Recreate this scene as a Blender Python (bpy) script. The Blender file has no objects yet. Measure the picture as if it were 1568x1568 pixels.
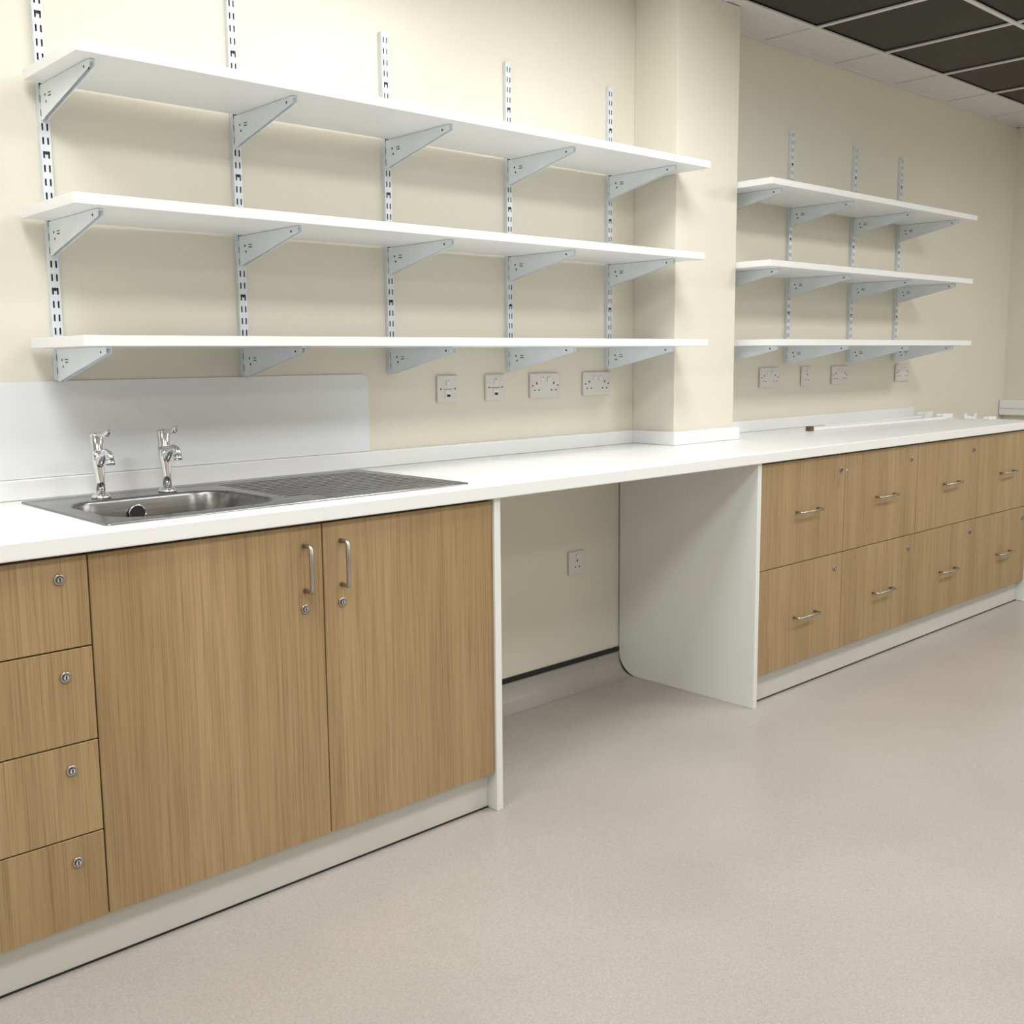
import bpy, bmesh, math, random
from mathutils import Vector, Matrix
random.seed(4)
scene=bpy.context.scene
COL=scene.collection
# ------------------------------------------------------------------ materials
def mat(name,color,rough=.5,metal=0.,spec=.5,coat=0.):
    m=bpy.data.materials.new(name); m.use_nodes=True
    b=m.node_tree.nodes['Principled BSDF']
    b.inputs['Base Color'].default_value=(*color,1); b.inputs['Roughness'].default_value=rough
    b.inputs['Metallic'].default_value=metal
    b.inputs['Specular IOR Level'].default_value=spec
    return m
def N(m,t,**k):
    n=m.node_tree.nodes.new(t)
    for a,v in k.items(): setattr(n,a,v)
    return n
def noise_tint(m,scale,c1,c2,lo=.35,hi=.65,vec=None,bump=0,detail=2,bscale=None):
    nt=m.node_tree; b=nt.nodes['Principled BSDF']
    tc=N(m,'ShaderNodeTexCoord'); n=N(m,'ShaderNodeTexNoise'); n.inputs['Scale'].default_value=scale; n.inputs['Detail'].default_value=detail
    mp=N(m,'ShaderNodeMapping'); 
    if vec: mp.inputs['Scale'].default_value=vec
    nt.links.new(tc.outputs['Object'],mp.inputs[0]); nt.links.new(mp.outputs[0],n.inputs['Vector'])
    r=N(m,'ShaderNodeValToRGB'); r.color_ramp.elements[0].position=lo; r.color_ramp.elements[1].position=hi
    r.color_ramp.elements[0].color=(*c1,1); r.color_ramp.elements[1].color=(*c2,1)
    nt.links.new(n.outputs['Fac'],r.inputs[0]); nt.links.new(r.outputs[0],b.inputs['Base Color'])
    return m
M={}
M['wall']=noise_tint(mat('wall_paint',(.78,.74,.62),.34,spec=.45),1.5,(.775,.745,.64),(.79,.76,.655))
M['white']=noise_tint(mat('white_laminate',(.86,.87,.86),.32,spec=.4),3,(.86,.875,.885),(.88,.895,.905))
M['worktop']=noise_tint(mat('worktop_laminate',(.87,.88,.88),.3,spec=.45),300,(.85,.865,.87),(.89,.905,.91))
M['splash']=noise_tint(mat('splash_sheet',(.78,.8,.83),.25,spec=.45),2,(.82,.845,.88),(.84,.865,.9))
M['panelwhite']=noise_tint(mat('panel_white',(.8,.82,.8),.4,spec=.4),2,(.79,.81,.78),(.82,.84,.81))
M['plinth']=noise_tint(mat('plinth_vinyl',(.7,.7,.65),.4),4,(.63,.635,.59),(.655,.66,.615))
M['dark']=mat('dark_gap',(.02,.019,.018),.7)
M['slot']=mat('slot_shadow',(.08,.085,.09),.6)
M['cap_shadowgap']=mat('black_cap_and_shadow_gap',(.012,.012,.012),.45)
M['zinc']=noise_tint(mat('zinc_steel',(.7,.74,.78),.38,.25),40,(.70,.76,.82),(.80,.85,.9),vec=(1,1,.2))
M['bracket']=noise_tint(mat('bracket_grey',(.74,.79,.84),.42,0.),12,(.83,.89,.95),(.87,.93,.98))
M['steel']=noise_tint(mat('stainless_brushed',(.3,.3,.3),.27,1.),90,(.22,.22,.22),(.3,.3,.295),vec=(.05,1,1))
M['chrome']=mat('chrome',(.74,.74,.76),.08,1.)
M['nickel']=mat('satin_nickel',(.46,.44,.42),.28,1.)
M['plastic']=mat('socket_plastic',(.74,.73,.7),.35)
M['plastic2']=mat('socket_rocker',(.8,.79,.77),.3)
M['red']=mat('red_mark',(.5,.03,.02),.5)
M['brown']=mat('brown_end',(.12,.08,.045),.6)
M['tile']=noise_tint(mat('ceiling_tile',(.72,.72,.7),.9,spec=.1),220,(.72,.72,.7),(.8,.8,.78))
M['tbar']=mat('tbar_white',(.75,.75,.74),.5)
M['void']=noise_tint(mat('void_black',(.01,.01,.01),.25,spec=.08),3,(.0025,.0025,.003),(.007,.006,.006))
# floor vinyl
fm=mat('floor_vinyl',(.52,.475,.43),.32,spec=.45); M['floor']=fm
nt=fm.node_tree; b=nt.nodes['Principled BSDF']; tc=N(fm,'ShaderNodeTexCoord')
n1=N(fm,'ShaderNodeTexNoise'); n1.inputs['Scale'].default_value=1.6; n1.inputs['Detail'].default_value=5
n2=N(fm,'ShaderNodeTexNoise'); n2.inputs['Scale'].default_value=260; n2.inputs['Detail'].default_value=2
r1=N(fm,'ShaderNodeValToRGB'); r1.color_ramp.elements[0].color=(.405,.376,.347,1); r1.color_ramp.elements[1].color=(.455,.424,.393,1)
r1.color_ramp.elements[0].position=.35; r1.color_ramp.elements[1].position=.65
r2=N(fm,'ShaderNodeValToRGB'); r2.color_ramp.elements[0].color=(.86,.86,.86,1); r2.color_ramp.elements[1].color=(1.08,1.08,1.08,1)
r2.color_ramp.elements[0].position=.3; r2.color_ramp.elements[1].position=.7
mx=N(fm,'ShaderNodeMixRGB',blend_type='MULTIPLY'); mx.inputs[0].default_value=1
for n in (n1,n2): nt.links.new(tc.outputs['Object'],n.inputs['Vector'])
nt.links.new(n1.outputs['Fac'],r1.inputs[0]); nt.links.new(n2.outputs['Fac'],r2.inputs[0])
nt.links.new(r1.outputs[0],mx.inputs[1]); nt.links.new(r2.outputs[0],mx.inputs[2]); nt.links.new(mx.outputs[0],b.inputs['Base Color'])
# oak laminate
def oak():
    m=mat('oak_laminate',(.4,.26,.13),.42,spec=.4); nt=m.node_tree; b=nt.nodes['Principled BSDF']
    tc=N(m,'ShaderNodeTexCoord'); oi=N(m,'ShaderNodeObjectInfo')
    mul=N(m,'ShaderNodeMath',operation='MULTIPLY'); mul.inputs[1].default_value=37.; nt.links.new(oi.outputs['Random'],mul.inputs[0])
    cmb=N(m,'ShaderNodeCombineXYZ'); nt.links.new(mul.outputs[0],cmb.inputs[0]); nt.links.new(mul.outputs[0],cmb.inputs[2])
    add=N(m,'ShaderNodeVectorMath',operation='ADD'); nt.links.new(tc.outputs['Object'],add.inputs[0]); nt.links.new(cmb.outputs[0],add.inputs[1])
    def layer(sc,scale,detail,dist=0):
        mp=N(m,'ShaderNodeMapping'); mp.inputs['Scale'].default_value=sc; nt.links.new(add.outputs[0],mp.inputs[0])
        n=N(m,'ShaderNodeTexNoise'); n.inputs['Scale'].default_value=scale; n.inputs['Detail'].default_value=detail; n.inputs['Distortion'].default_value=dist
        nt.links.new(mp.outputs[0],n.inputs['Vector']); return n
    a=layer((1,1,.05),9,2,.2)
    c=layer((1,1,.012),120,2,0)
    d=layer((1,1,.010),420,1)
    ra=N(m,'ShaderNodeValToRGB'); e=ra.color_ramp.elements
    e[0].position=.3; e[0].color=(.35,.237,.115,1); e[1].position=.72; e[1].color=(.44,.31,.163,1)
    nt.links.new(a.outputs['Fac'],ra.inputs[0])
    rc=N(m,'ShaderNodeValToRGB'); e=rc.color_ramp.elements; e[0].position=.33;e[0].color=(.74,.72,.68,1);e[1].position=.58;e[1].color=(1.04,1.04,1.04,1)
    nt.links.new(c.outputs['Fac'],rc.inputs[0])
    rd=N(m,'ShaderNodeValToRGB'); e=rd.color_ramp.elements; e[0].position=.32;e[0].color=(.66,.63,.58,1);e[1].position=.52;e[1].color=(1.04,1.04,1.04,1)
    nt.links.new(d.outputs['Fac'],rd.inputs[0])
    m1=N(m,'ShaderNodeMixRGB',blend_type='MULTIPLY');m1.inputs[0].default_value=.42
    m2=N(m,'ShaderNodeMixRGB',blend_type='MULTIPLY');m2.inputs[0].default_value=.65
    nt.links.new(ra.outputs[0],m1.inputs[1]);nt.links.new(rc.outputs[0],m1.inputs[2])
    nt.links.new(m1.outputs[0],m2.inputs[1]);nt.links.new(rd.outputs[0],m2.inputs[2]);nt.links.new(m2.outputs[0],b.inputs['Base Color'])
    return m
M['oak']=oak()
led=bpy.data.materials.new('led_diffuser'); led.use_nodes=True
lb=led.node_tree.nodes['Principled BSDF']; lb.inputs['Base Color'].default_value=(.9,.9,.9,1); lb.inputs['Emission Color'].default_value=(1,.98,.95,1); lb.inputs['Emission Strength'].default_value=2
M['led']=led
# ------------------------------------------------------------------ mesh builder
class MB:
    def __init__(s): s.bm=bmesh.new(); s.mats=[]
    def mi(s,k):
        if k not in s.mats: s.mats.append(k)
        return s.mats.index(k)
    def face(s,vs,k,smooth=False):
        try: f=s.bm.faces.new(vs)
        except ValueError: return None
        f.material_index=s.mi(k); f.smooth=smooth; return f
    def box(s,x0,x1,y0,y1,z0,z1,k,bev=0,seg=2):
        bm=bmesh.new(); bmesh.ops.create_cube(bm,size=1)
        for v in bm.verts: v.co=Vector(((x0+x1)/2+v.co.x*(x1-x0),(y0+y1)/2+v.co.y*(y1-y0),(z0+z1)/2+v.co.z*(z1-z0)))
        if bev: bmesh.ops.bevel(bm,geom=bm.edges[:],offset=bev,segments=seg,affect='EDGES',profile=.5)
        s.merge(bm,k)
    def merge(s,bm,k,smooth=False):
        mp={v:s.bm.verts.new(v.co) for v in bm.verts}; i=s.mi(k)
        for f in bm.faces:
            g=s.face([mp[v] for v in f.verts],k,smooth)
        bm.free()
    def prism(s,pts,fn,a,b,k):
        A=[s.bm.verts.new(fn(p,a)) for p in pts]; B=[s.bm.verts.new(fn(p,b)) for p in pts]
        s.face(A[::-1],k); s.face(B,k); n=len(pts)
        for i in range(n): s.face([A[i],A[(i+1)%n],B[(i+1)%n],B[i]],k)
    def tube(s,pts,rad,k,n=14,cap=True,smooth=True,sq=False):
        pts=[Vector(p) for p in pts]
        if not isinstance(rad,(list,tuple)): rad=[rad]*len(pts)
        rings=[]; up=None
        for i,p in enumerate(pts):
            t=(pts[min(i+1,len(pts)-1)]-pts[max(i-1,0)]).normalized()
            if up is None:
                up=Vector((0,0,1)) if abs(t.z)<.9 else Vector((1,0,0))
            up=(up-t*up.dot(t)).normalized(); sd=t.cross(up)
            rings.append([s.bm.verts.new(p+(up*math.sin(2*math.pi*j/n+math.pi/4*(n==4))+sd*math.cos(2*math.pi*j/n+math.pi/4*(n==4)))*rad[i]) for j in range(n)])
        for a,b in zip(rings,rings[1:]):
            for j in range(n): s.face([a[j],a[(j+1)%n],b[(j+1)%n],b[j]],k,smooth)
        if cap: s.face(rings[0][::-1],k); s.face(rings[-1],k)
    def cyl(s,c,axis,r,h,k,n=20):
        a=Vector(axis).normalized(); c=Vector(c); s.tube([c,c+a*h],r,k,n)
    def obj(s,name,parent=None,origin=None,bevel=0):
        bmesh.ops.recalc_face_normals(s.bm,faces=s.bm.faces[:])
        if origin is None:
            xs=[v.co for v in s.bm.verts]; lo=Vector([min(v[i] for v in xs) for i in range(3)]); hi=Vector([max(v[i] for v in xs) for i in range(3)]); origin=(lo+hi)/2
        origin=Vector(origin)
        for v in s.bm.verts: v.co-=origin
        me=bpy.data.meshes.new(name); s.bm.to_mesh(me); s.bm.free()
        for k in s.mats: me.materials.append(M[k])
        o=bpy.data.objects.new(name,me); COL.objects.link(o); o.location=origin
        if parent: o.parent=parent; o.location=origin-parent.location
        return o
def empty(name,loc):
    e=bpy.data.objects.new(name,None); COL.objects.link(e); e.location=loc; e.empty_display_size=.05; return e
def simple(name,*box,k='white',bev=0,parent=None):
    m=MB(); m.box(*box,k,bev); return m.obj(name,parent)
# ------------------------------------------------------------------ dimensions
ZC=.9; ZCB=.864; YF=-.634; YD=-.616; YP=-.622; YK=-.585; ZB=.107; HC=2.531; XE=4.71; XW=-4.0; YB=-5.2
XC0,XC1,YC=1.273,1.649,-.199
XEND=3.56
# ------------------------------------------------------------------ room shell
simple('floor',XW-.1,XE+.1,YB-.1,.1,-.08,0,k='floor')
simple('wall_back',XW-.1,XE+.1,0,.12,0,HC+.5,k='wall')
simple('wall_right',XE,XE+.12,YB-.1,0,0,HC+.5,k='wall')
simple('wall_left',XW-.12,XW,YB-.1,0,0,HC+.5,k='wall')
simple('wall_front',XW-.1,XE+.1,YB-.12,YB,0,HC+.5,k='wall')
simple('wall_column',XC0,XC1,YC,0,0,HC,k='wall',bev=.002)
# ceiling grid
T=.555; gx=[2.1+T*i for i in range(-11,5)]+[XE]; gx=[XW]+[g for g in gx if XW+.05<g<XE-.02]+[XE]
gy=[0,-.246]+[-.246-T*i for i in range(1,9)]; gy=[g for g in gy if g>YB+.05]+[YB]
void=lambda i,j:(gx[i]>1.5 and 1<=j<=3)
panels=[]
LED={(3,1):2,(6,1):2.5,(4,2):15,(8,2):18,(1,4):14,(4,4):15,(7,4):15,(11,4):22,(14,4):22,(6,7):13,(11,7):13}  # panels out of view; the one left of the camera is added fill
def is_led(i,j): return (i,j) in LED
ct=MB()
for i in range(len(gx)-1):
    for j in range(len(gy)-1):
        x0,x1,y0,y1=gx[i],gx[i+1],gy[j+1],gy[j]
        if void(i,j): continue
        if is_led(i,j): panels.append((x0,x1,y0,y1,LED[(i,j)])); continue
        ct.box(x0+.004,x1-.004,y0+.004,y1-.004,HC+.004,HC+.02,'tile')
ceil=empty('ceiling',(0,-2,HC))
ct.obj('tiles',ceil)
tb=MB()
for g in gx[1:-1]: 
    tb.box(g-.01,g+.01,YB,0,HC-.002,HC+.004,'tbar')
for g in gy[1:-1]: tb.box(XW,XE,g-.01,g+.01,HC-.003,HC+.003,'tbar')
tb.box(XW,XE,-.02,-.0005,HC-.004,HC+.004,'tbar')
tb.box(XE-.02,XE-.0005,YB,0,HC-.004,HC+.004,'tbar')
tb.obj('grid_bars',ceil)
bt=MB()
for i in range(len(gx)-1):
    for j in range(len(gy)-1):
        if void(i,j): bt.box(gx[i]+.006,gx[i+1]-.006,gy[j+1]+.006,gy[j]-.006,HC+.006,HC+.014,'void')
bt.obj('black_tiles',ceil)
slab=simple('slab_above',XW,XE,YB,0,HC+.5,HC+.55,k='void',parent=ceil)
for n,(x0,x1,y0,y1,pw) in enumerate(panels):
    e=empty('ceiling_light_panel',((x0+x1)/2,(y0+y1)/2,HC))
    f=MB(); 
    f.box(x0+.005,x1-.005,y0+.005,y0+.02,HC-.003,HC+.03,'tbar');f.box(x0+.005,x1-.005,y1-.02,y1-.005,HC-.003,HC+.03,'tbar')
    f.box(x0+.005,x0+.02,y0+.02,y1-.02,HC-.003,HC+.03,'tbar');f.box(x1-.02,x1-.005,y0+.02,y1-.02,HC-.003,HC+.03,'tbar')
    f.box(x0+.02,x1-.02,y0+.02,y1-.02,HC+.01,HC+.03,'led')
    f.obj('frame',e)
    ld=bpy.data.lights.new('panel_light','AREA'); ld.shape='SQUARE'; ld.size=.5; ld.energy=pw; ld.color=(1,.99,.97)
    lo=bpy.data.objects.new('light',ld); COL.objects.link(lo); lo.parent=e; lo.location=(0,0,-.006)
# cove and black capping in the knee space and visible far wall
def cove(name,x0,x1):
    m=MB(); R=.075; pr=[(-R,0.0005)]
    for i in range(1,9):
        a=math.pi/2*i/8; pr.append((-R+R*math.sin(a)-.002,R-R*math.cos(a)+.0005))
    pr.append((-.002,.088)); pr.append((-.0005,.088)); pr.append((-.0005,.0005))
    m.prism(pr,lambda p,t:Vector((t,p[0],p[1])),x0,x1,'floor')
    m.box(x0,x1,-.0068,-.0005,.088,.106,'cap_shadowgap')
    return m.obj(name)
cove('trim_1',.002,1.193)
cove('trim_2',XEND+.04,XE-.002)
m=MB(); m.box(XE-.012,XE-.0005,YB,-.1,0.0005,.1,'plinth'); m.obj('baseboard_right')
m=MB(); m.box(XW,XE-.02,YB+.0005,YB+.012,0.0005,.1,'plinth'); m.obj('baseboard_front')
# ------------------------------------------------------------------ worktop with sink cut-out
BX0,BX1,BY0,BY1=-.985,-.575,-.51,-.165
DX0,DX1,DY0,DY1=-.54,-.085,-.535,-.095
w=MB()
HX0,HX1,HY0,HY1=BX0-.004,DX1+.006,DY0-.006,DY1+.006
bm=bmesh.new(); bmesh.ops.create_cube(bm,size=1)
x0,x1,y0,y1=-2.2,XEND,YF,HY0
for v in bm.verts: v.co=Vector(((x0+x1)/2+v.co.x*(x1-x0),(y0+y1)/2+v.co.y*(y1-y0),(ZC+ZCB)/2+v.co.z*(ZC-ZCB)))
es=[e for e in bm.edges if all(v.co.y<y0+.001 for v in e.verts) and abs(e.verts[0].co.z-e.verts[1].co.z)<1e-4]
bmesh.ops.bevel(bm,geom=es,offset=.003,segments=3,affect='EDGES',profile=.5)
w.merge(bm,'worktop')
w.box(-2.2,HX0,HY0,-.001,ZCB,ZC,'worktop'); w.box(HX1,XC0-.001,HY0,-.001,ZCB,ZC,'worktop')
w.box(XC0-.001,XC1+.001,HY0,YC-.001,ZCB,ZC,'worktop'); w.box(XC1+.001,XEND,HY0,-.001,ZCB,ZC,'worktop')
w.box(HX0,HX1,HY1,-.001,ZCB,ZC,'worktop')
w.obj('worktop')
ZU=.95
u=MB()
u.box(-2.2,XC0-.02,-.02,-.001,ZC+.0005,ZU,'white',.003)
u.box(XC0-.02,XC0-.001,YC-.02,-.001,ZC+.0005,ZU,'white',.003)
u.box(XC0-.001,XC1+.02,YC-.02,YC-.001,ZC+.0005,ZU,'white',.003)
u.box(XC1+.001,XC1+.02,YC-.001,-.001,ZC+.0005,ZU,'white',.003)
u.box(XC1+.02,3.54,-.02,-.001,ZC+.0005,ZU,'white',.003)
u.obj('worktop_upstand')
# splashback with rounded corner
s=MB(); X1,Z1,R=.025,1.185,.025
pts=[(-2.2,ZU+.001),(X1,ZU+.001)]+[(X1-R+R*math.cos(a),Z1-R+R*math.sin(a)) for a in [math.pi/2*i/6 for i in range(7)]]+[(-2.2,Z1)]
s.prism(pts,lambda p,t:Vector((p[0],t,p[1])),-.006,-.001,'splash'); s.obj('splashback_panel')
# ------------------------------------------------------------------ sink
def rrect(x0,x1,y0,y1,r,n=6):
    P=[]
    for cx,cy,a0 in [(x1-r,y1-r,0),(x0+r,y1-r,90),(x0+r,y0+r,180),(x1-r,y0+r,270)]:
        for i in range(n+1):
            a=math.radians(a0+90*i/n); P.append((cx+r*math.cos(a),cy+r*math.sin(a)))
    return P
SX0,SX1,SY0,SY1=-1.034,-.056,-.566,-.06
sk=MB(); bmm=sk.bm; sk.mi('steel')
def loop(P,z): return [bmm.verts.new((p[0],p[1],z)) for p in P]
def ledges(L): 
    out=[]
    for i in range(len(L)):
        e=bmm.edges.get((L[i],L[(i+1)%len(L)])) or bmm.edges.new((L[i],L[(i+1)%len(L)])); out.append(e)
    return out
def bridge(A,B,k='steel',sm=True):
    n=len(A)
    for i in range(n): sk.face([A[i],A[(i+1)%n],B[(i+1)%n],B[i]],k,sm)
zt=ZC+.0045
o0=loop(rrect(SX0,SX1,SY0,SY1,.012),ZC+.0008); o1=loop(rrect(SX0+.001,SX1-.001,SY0+.001,SY1-.001,.012),ZC+.004); o2=loop(rrect(SX0+.006,SX1-.006,SY0+.006,SY1-.006,.012),zt)
o3=loop(rrect(SX0+.02,SX1-.02,SY0+.02,SY1-.02,.014),zt-.0025)
bridge(o0,o1);bridge(o1,o2);bridge(o2,o3)
zd=zt-.0025
b0=loop(rrect(BX0,BX1,BY0,BY1,.09,8),zd)
ZR=ZC-.004
chan=[]; NCH=15; pitch=(DY1-DY0)/NCH
for i in range(NCH):
    y=DY0+pitch*(i+.5); xa=DX0+(.06 if i<3 else 0)
    P=rrect(xa,DX1,y-pitch*.27,y+pitch*.27,pitch*.26,4)
    A=loop(P,zd); B=loop([(p[0]+(.002 if p[0]<-.3 else -.002),y+(p[1]-y)*.55) for p in P],ZR); chan.append((A,B))
ee=ledges(o3)+ledges(b0)
for A,B in chan: ee+=ledges(A)
r=bmesh.ops.triangle_fill(bmm,edges=ee,use_beauty=True)
for g in r['geom']:
    if isinstance(g,bmesh.types.BMFace): g.material_index=0
for A,B in chan: bridge(A,B); sk.face(B,'steel')
def inset(a,r2): return rrect(BX0+a,BX1-a,BY0+a,BY1-a,r2,8)
prev=b0
for a,r2,dz in [(.003,.088,-.002),(.006,.086,-.008),(.012,.082,-.06),(.018,.078,-.12),(.028,.07,-.138),(.05,.055,-.146)]:
    L=loop(inset(a,r2),zd+dz); bridge(prev,L); prev=L
sk.face(prev,'steel')
bmid=((BX0+BX1)/2,(BY0+BY1)/2)
sk.cyl((bmid[0],bmid[1],zd-.146),(0,0,1),.038,.002,'chrome',28); sk.cyl((bmid[0],bmid[1],zd-.1445),(0,0,1),.024,.002,'dark',24)
sk.cyl((-.80,BY1-.014,zd-.04),(0,-1,0),.02,.004,'dark',24)
sk.tube([(-.80+.021*math.cos(a),BY1-.018,zd-.04+.021*math.sin(a)) for a in [2*math.pi*i/24 for i in range(25)]],.002,'chrome',8)
sk.obj('kitchen_sink')
# ------------------------------------------------------------------ taps
def tap(x,y):
    t=MB(); z0=ZC+.0025
    t.tube([(x,y,z0),(x,y,z0+.004),(x,y,z0+.008),(x,y,z0+.012)],[.023,.023,.019,.013],'chrome',24)
    t.tube([(x,y,z0+.01),(x,y,z0+.04),(x,y+.002,z0+.065),(x,y+.006,z0+.09),(x,y+.008,z0+.115)],[.0105,.0105,.0115,.0145,.0155],'chrome',20)
    t.tube([(x,y+.002,z0+.078),(x,y-.012,z0+.092),(x,y-.028,z0+.106),(x,y-.045,z0+.113),(x,y-.058,z0+.111),(x,y-.065,z0+.103),(x,y-.066,z0+.094)],[.0095,.010,.0095,.009,.009,.0095,.0095],'chrome',18)
    t.tube([(x,y-.066,z0+.095),(x,y-.066,z0+.085)],.0112,'chrome',20)
    t.tube([(x,y+.008,z0+.113),(x,y+.008,z0+.117),(x,y+.008,z0+.119),(x,y+.008,z0+.152),(x,y+.008,z0+.158)],[.0155,.0155,.0135,.0165,.013],'chrome',22)
    t.tube([(x,y+.008,z0+.15),(x,y-.014,z0+.154),(x,y-.034,z0+.153),(x,y-.056,z0+.158),(x,y-.070,z0+.168)],[.009,.006,.006,.008,.0045],'chrome',14)
    return t.obj('pillar_tap')
tap(-.866,-.13); tap(-.695,-.13)
# ------------------------------------------------------------------ cabinets
def lock(m,x,z,y=YD):
    m.tube([(x,y,z),(x,y-.003,z),(x,y-.004,z)],[.011,.011,.0095],'nickel',22)
    m.cyl((x,y-.004,z),(0,-1,0),.0068,.0015,'dark',18)
    m.cyl((x,y-.0055,z),(0,-1,0),.0055,.001,'chrome',18)
    m.box(x-.0012,x+.0012,y-.0072,y-.0062,z-.004,z+.004,'dark')
def vhandle(m,x,z0,z1,y=YD):
    m.tube([(x,y,z1),(x,y-.026,z1),(x,y-.031,z1-.004),(x,y-.031,z0+.004),(x,y-.026,z0),(x,y,z0)],.0055,'nickel',12)
def hhandle(m,x0,x1,z,y=YD):
    m.tube([(x0,y,z),(x0,y-.024,z),(x0+.004,y-.028,z),(x1-.004,y-.028,z),(x1,y-.024,z),(x1,y,z)],.0045,'nickel',12)
G=.0015; ZT=.858
def front(parent,name,x0,x1,z0,z1):
    m=MB(); m.box(x0+G,x1-G,YD,YD+.018,z0+G,z1-G,'oak',.0008,1); return m.obj(name,parent)
def carcass(parent,x0,x1,yb=-.03):
    m=MB(); ya=YD+.0195
    m.box(x0+.0005,x0+.018,ya,yb,ZB,ZCB-.001,'panelwhite'); m.box(x1-.018,x1-.0005,ya,yb,ZB,ZCB-.001,'panelwhite')
    m.box(x0+.018,x1-.018,ya,yb,ZB,ZB+.018,'panelwhite'); m.box(x0+.018,x1-.018,yb-.01,yb,ZB+.018,ZCB-.001,'panelwhite')
    m.box(x0+.0005,x1-.0005,ya,ya+.002,ZB,ZCB-.001,'dark')
    return m.obj('carcass',parent)
def plinth(parent,x0,x1):
    m=MB(); m.box(x0,x1,YK,YK+.018,.005,ZB-.0005,'plinth'); m.box(x0,x1,YK-.001,YK+.018,.0005,.005,'cap_shadowgap'); return m.obj('plinth',parent)  # black strip at the foot paints in the shadow gap under the plinth
X0,X1=-1.68,-1.096
c=empty('base_drawer_unit',((X0+X1)/2,YD/2,0)); carcass(c,X0,X1); plinth(c,X0,X1)
for i,(a,b_) in enumerate([(.675,ZT),(.483,.675),(.292,.483),(ZB,.292)]): front(c,'drawer_%d'%(i+1),X0,X1,a,b_)
h=MB()
for z in (.815,.621,.431,.240): lock(h,-1.153,z)
h.obj('locks',c)
c=empty('base_drawer_unit',(-1.94,YD/2,0)); carcass(c,-2.2,-1.68); plinth(c,-2.2,-1.68)
for i,(a,b_) in enumerate([(.675,ZT),(.483,.675),(.292,.483),(ZB,.292)]): front(c,'drawer_%d'%(i+1),-2.2,-1.68,a,b_)
c=empty('sink_base_cabinet',(-.56,YD/2,0)); 
m=MB(); ya,yb=YD+.0195,-.03; x0,x1=X1,-.023
m.box(x0+.0005,x0+.018,ya,yb,ZB,.72,'panelwhite'); m.box(x1-.018,x1-.0005,ya,yb,ZB,.72,'panelwhite'); m.box(x0,x1,ya,yb,ZB,ZB+.018,'panelwhite'); m.box(x0+.0005,x1-.0005,ya,ya+.002,ZB,ZCB-.001,'dark'); m.obj('carcass',c)
plinth(c,X1,-.023)
front(c,'door_1',X1,-.554,ZB,ZT); front(c,'door_2',-.554,-.024,ZB,ZT)
h=MB(); vhandle(h,-.604,.707,.811); vhandle(h,-.504,.707,.811); lock(h,-.606,.664); lock(h,-.504,.664); h.obj('handles',c)
def endpanel(x0,x1):
    m=MB(); P=[(YP,.0008)]
    for i in range(9):
        a=math.pi/2*i/8; P.append((-.095+.088*math.sin(a),.0008+.088-.088*math.cos(a)))
    P+= [(-.007,ZCB-.0008),(YP,ZCB-.0008)]
    m.prism(P,lambda p,t:Vector((t,p[0],p[1])),x0,x1,'panelwhite'); return m.obj('worktop_end_panel')
endpanel(-.0225,-.0005); endpanel(1.194,1.217)
xs=[1.2175,1.782,2.367,2.954,3.54]
for i in range(4):
    a,b_=xs[i],xs[i+1]; c=empty('pan_drawer_unit',((a+b_)/2,YD/2,0)); carcass(c,a,b_,YC-.02 if i==0 else -.03); plinth(c,a,b_)
    front(c,'drawer_1',a,b_,.483,ZT); front(c,'drawer_2',a,b_,ZB,.483)
    h=MB(); cx=(a+b_)/2+.02
    for z in (.670,.283): hhandle(h,cx-.07,cx+.07,z)
    lock(h,b_-.055,.427)
    lock(h,b_-.03 if i==0 else b_-.055,.8)
    if i==0:
        h.tube([(b_-.03,YD-.006,.8),(b_-.03,YD-.03,.8)],.0015,'chrome',8); h.box(b_-.038,b_-.022,YD-.032,YD-.03,.765,.803,'nickel')
    h.obj('handles',c)
endp=MB(); endp.box(3.541,3.558,YP,-.02,.0008,ZCB-.0008,'panelwhite'); endp.obj('worktop_end_panel')
# ------------------------------------------------------------------ shelving
def bracket(parent,x,zb,i):
    m=MB(); th=.0016; L=.31
    side=[(-.014,zb-.004),(-.014,zb-.080),(-.022,zb-.080),(-.05,zb-.073),(-L,zb-.016),(-L,zb-.004)]
    for sx in (x-.0065,x+.0065-th):
        m.prism(side,lambda p,t:Vector((t,p[0],p[1])),sx,sx+th,'bracket')
    m.box(x-.0065,x+.0065,-L,-.014,zb-.004,zb-.0008,'bracket')
    for y,z in [(-.045,zb-.028),(-.05,zb-.044),(-L+.03,zb-.012)]:
        m.cyl((x-.0068,y,z),(1,0,0),.0032,.0136,'dark',12)
    m.box(x-.0069,x+.0069,-.082,-.066,zb-.035,zb-.0325,'dark')
    m.box(x-.0069,x+.0069,-.082,-.066,zb-.028,zb-.026,'dark')
    return m.obj('bracket_%d'%i,parent)
def shelf(x0,x1,zt,posts,notch=None):
    e=empty('wall_shelf',((x0+x1)/2,-.18,zt-.0125))
    m=MB()
    m.box(x0,x1,-.352,-.03,zt-.024,zt,'white',.0015)
    m.obj('board',e)
    for i,x in enumerate(posts): bracket(e,x,zt-.024,i+1)
PL=[-.901,-.392,.114,.618,1.124]; PR=[1.78,2.324,2.868,3.318]
shelf(-.951,1.268,1.905,PL); shelf(-.976,1.243,1.59,PL); shelf(-.972,1.27,1.288,PL)
shelf(1.652,3.428,1.892,PR); shelf(1.652,3.411,1.589,PR); shelf(1.70,3.428,1.291,PR)
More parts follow.
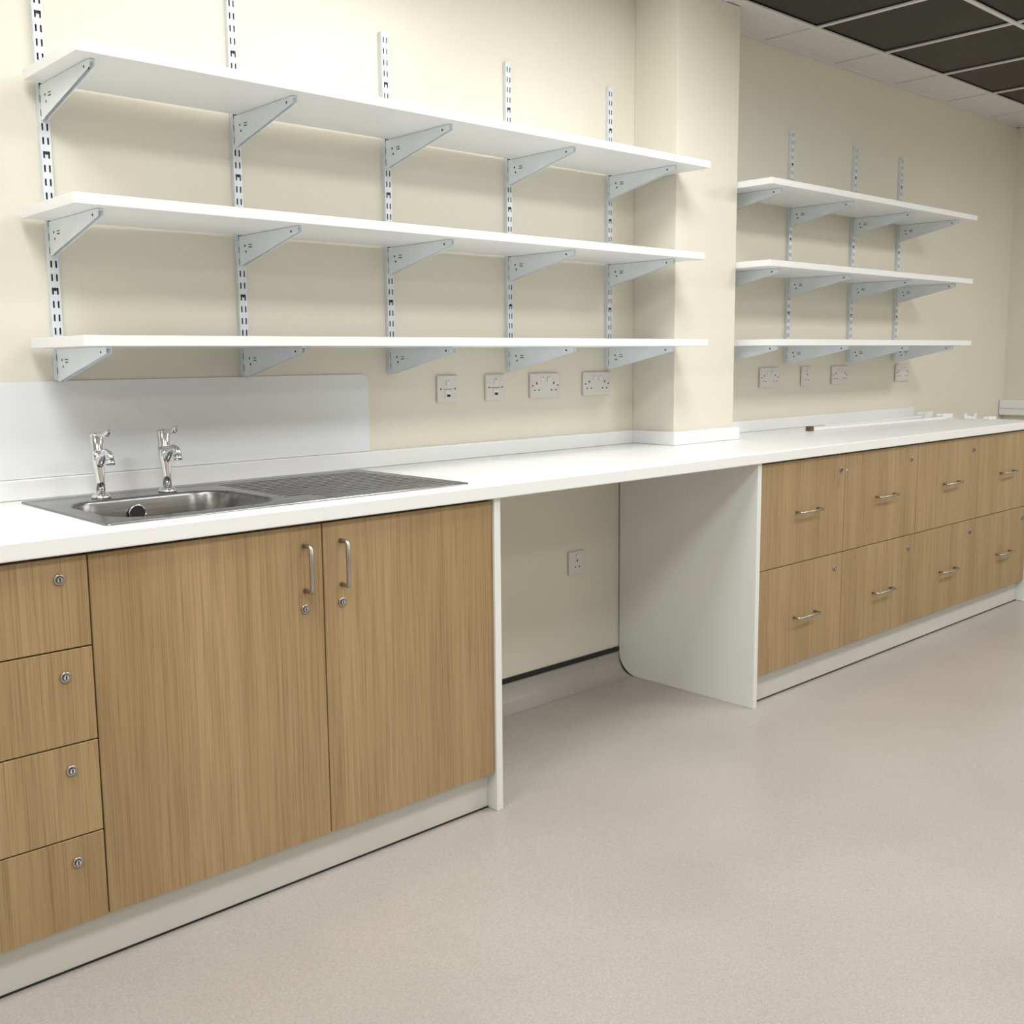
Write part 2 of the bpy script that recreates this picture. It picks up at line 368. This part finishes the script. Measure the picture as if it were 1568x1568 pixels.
def rail(x,z0,z1):
    m=MB()
    w_=.0125; d=.0125
    m.box(x-w_,x-w_+.0015,-d,-.0005,z0,z1,'zinc'); m.box(x+w_-.0015,x+w_,-d,-.0005,z0,z1,'zinc')
    yf0,yf1=-d-.0012,-d
    sx=.0058; sw=.0022; sh=.0165; pitch=.032
    m.box(x-w_,x-sx-sw,yf0,yf1,z0,z1,'zinc'); m.box(x+sx+sw,x+w_,yf0,yf1,z0,z1,'zinc'); m.box(x-sx+sw,x+sx-sw,yf0,yf1,z0,z1,'zinc')
    z=z0; k=0
    while z<z1-.001:
        ze=min(z+pitch-sh,z1)
        for s_ in (-1,1): m.box(x+s_*sx-sw,x+s_*sx+sw,yf0,yf1,z,ze,'zinc')
        k+=1; z+=pitch
    m.box(x-w_+.0015,x+w_-.0015,-.0022,-.0006,z0,z1,'slot')
    z=z0+.06
    while z<z1:
        m.cyl((x,yf0+.0002,z),(0,-1,0),.0042,.0012,'dark',10); z+=.16
    return m.obj('shelf_upright_rail')
for x in PL: rail(x,1.186,2.193)
for x in PR: rail(x,1.198,2.199)
# ------------------------------------------------------------------ sockets
def socket(x,z,kind):
    m=MB(); w_={'d':.146,'s':.086,'f':.086}[kind]/2; y=-.001
    m.box(x-w_,x+w_,y-.009,y,z-.043,z+.043,'plastic',.003)
    yf=y-.009
    def outlet(cx):
        m.box(cx-.004+.0015,cx+.004-.0015,yf-.0006,yf+.001,z+.004,z+.012,'dark')
        for s_ in (-1,1): m.box(cx+s_*.011-.0032,cx+s_*.011+.0032,yf-.0006,yf+.001,z-.018,z-.014,'dark')
    def rocker(cx,cz):
        m.box(cx-.0065,cx+.0065,yf-.0035,yf+.001,cz-.009,cz+.009,'plastic2',.001); m.box(cx-.003,cx+.003,yf-.004,yf-.0034,cz+.005,cz+.007,'red')
    if kind=='d':
        for s_ in (-1,1): outlet(x+s_*.042); rocker(x+s_*.015,z+.022)
        for s_ in (-1,1): m.cyl((x+s_*.062,yf+.001,z),(0,-1,0),.003,.0015,'dark',10)
    elif kind=='s':
        outlet(x); rocker(x,z+.026)
    else:
        m.box(x-.012,x+.012,yf-.003,yf+.001,z-.03,z-.006,'plastic2',.001); m.box(x-.007,x+.007,yf-.0036,yf-.0028,z-.026,z-.018,'dark')
        rocker(x,z+.02); m.box(x-.02,x+.02,yf-.0004,yf+.001,z-.0015,z,'dark')
        for s_ in (-1,1): m.cyl((x+s_*.03,yf+.001,z),(0,-1,0),.003,.0015,'dark',10)
    return m.obj({'d':'double_power_socket','s':'power_socket','f':'fused_spur_switch'}[kind])
for x,k in [(.339,'f'),(.549,'f'),(.787,'d'),(1.058,'d'),(2.193,'d'),(2.497,'s'),(2.793,'d'),(3.417,'d')]: socket(x,1.132,k)
socket(.951,.473,'s')
# ------------------------------------------------------------------ loose bits at the far end of the worktop
m=MB(); m.box(2.262,3.40,-.012,.012,0,.014,'white',.002); m.box(2.235,2.262,-.012,.012,0,.02,'brown',.001)
o=m.obj('trunking_strip',origin=(2.235,0,0)); o.location=(2.235,-.18,ZC+.0005); o.rotation_euler[2]=-.06
m=MB(); m.box(0,.95,-.01,.01,0,.012,'white',.002); o=m.obj('trunking_strip',origin=(0,0,0)); o.location=(2.5,-.1,ZC+.0005)
def piece(x,y,w_,d,h,rz):
    m=MB(); m.box(-w_/2,w_/2,-d/2,d/2,0,h*.55,'white',.002); m.box(-w_/2,w_/2,-d/2,-d/2+.006,h*.5,h,'white',.001); m.box(-w_/2,w_/2,d/2-.006,d/2,h*.5,h,'white',.001)
    o=m.obj('trunking_offcut',origin=(0,0,0)); o.location=(x,y,ZC+.0005); o.rotation_euler[2]=rz
piece(3.49,-.10,.10,.05,.03,.1); piece(3.50,-.2,.08,.04,.022,-.2); piece(3.51,-.33,.09,.05,.028,.3); piece(3.5,-.43,.09,.03,.015,.05)
m=MB(); m.box(XE-.06,XE-.0008,-1.6,-.002,.86,.95,'white',.006); m.box(XE-.064,XE-.06,-1.6,-.002,.9,.905,'plastic'); m.obj('wall_trunking')
# ------------------------------------------------------------------ world, camera
w_=bpy.data.worlds.new('world'); scene.world=w_; w_.use_nodes=True
w_.node_tree.nodes['Background'].inputs[0].default_value=(.8,.85,.9,1); w_.node_tree.nodes['Background'].inputs[1].default_value=.3
yaw,pitch_,roll=[math.radians(v) for v in (-42.376,-7.631,-.627)]
F=Vector((-math.sin(yaw)*math.cos(pitch_),math.cos(yaw)*math.cos(pitch_),math.sin(pitch_)))
r0=Vector((math.cos(yaw),math.sin(yaw),0)); u0=r0.cross(F)
rr=r0*math.cos(roll)+u0*math.sin(roll); uu=-r0*math.sin(roll)+u0*math.cos(roll)
cd=bpy.data.cameras.new('camera'); cd.sensor_width=36; cd.sensor_fit='HORIZONTAL'
cd.lens=1620.7*36/1568; cd.shift_x=(784-757.1)/1568; cd.shift_y=(766.2-784)/1568; cd.clip_start=.05
co=bpy.data.objects.new('camera',cd); COL.objects.link(co)
mt=Matrix((rr,uu,-F)).transposed().to_4x4(); mt.translation=Vector((-1.881,-2.661,1.228)); co.matrix_world=mt
scene.camera=co
scene.view_settings.view_transform='Standard'
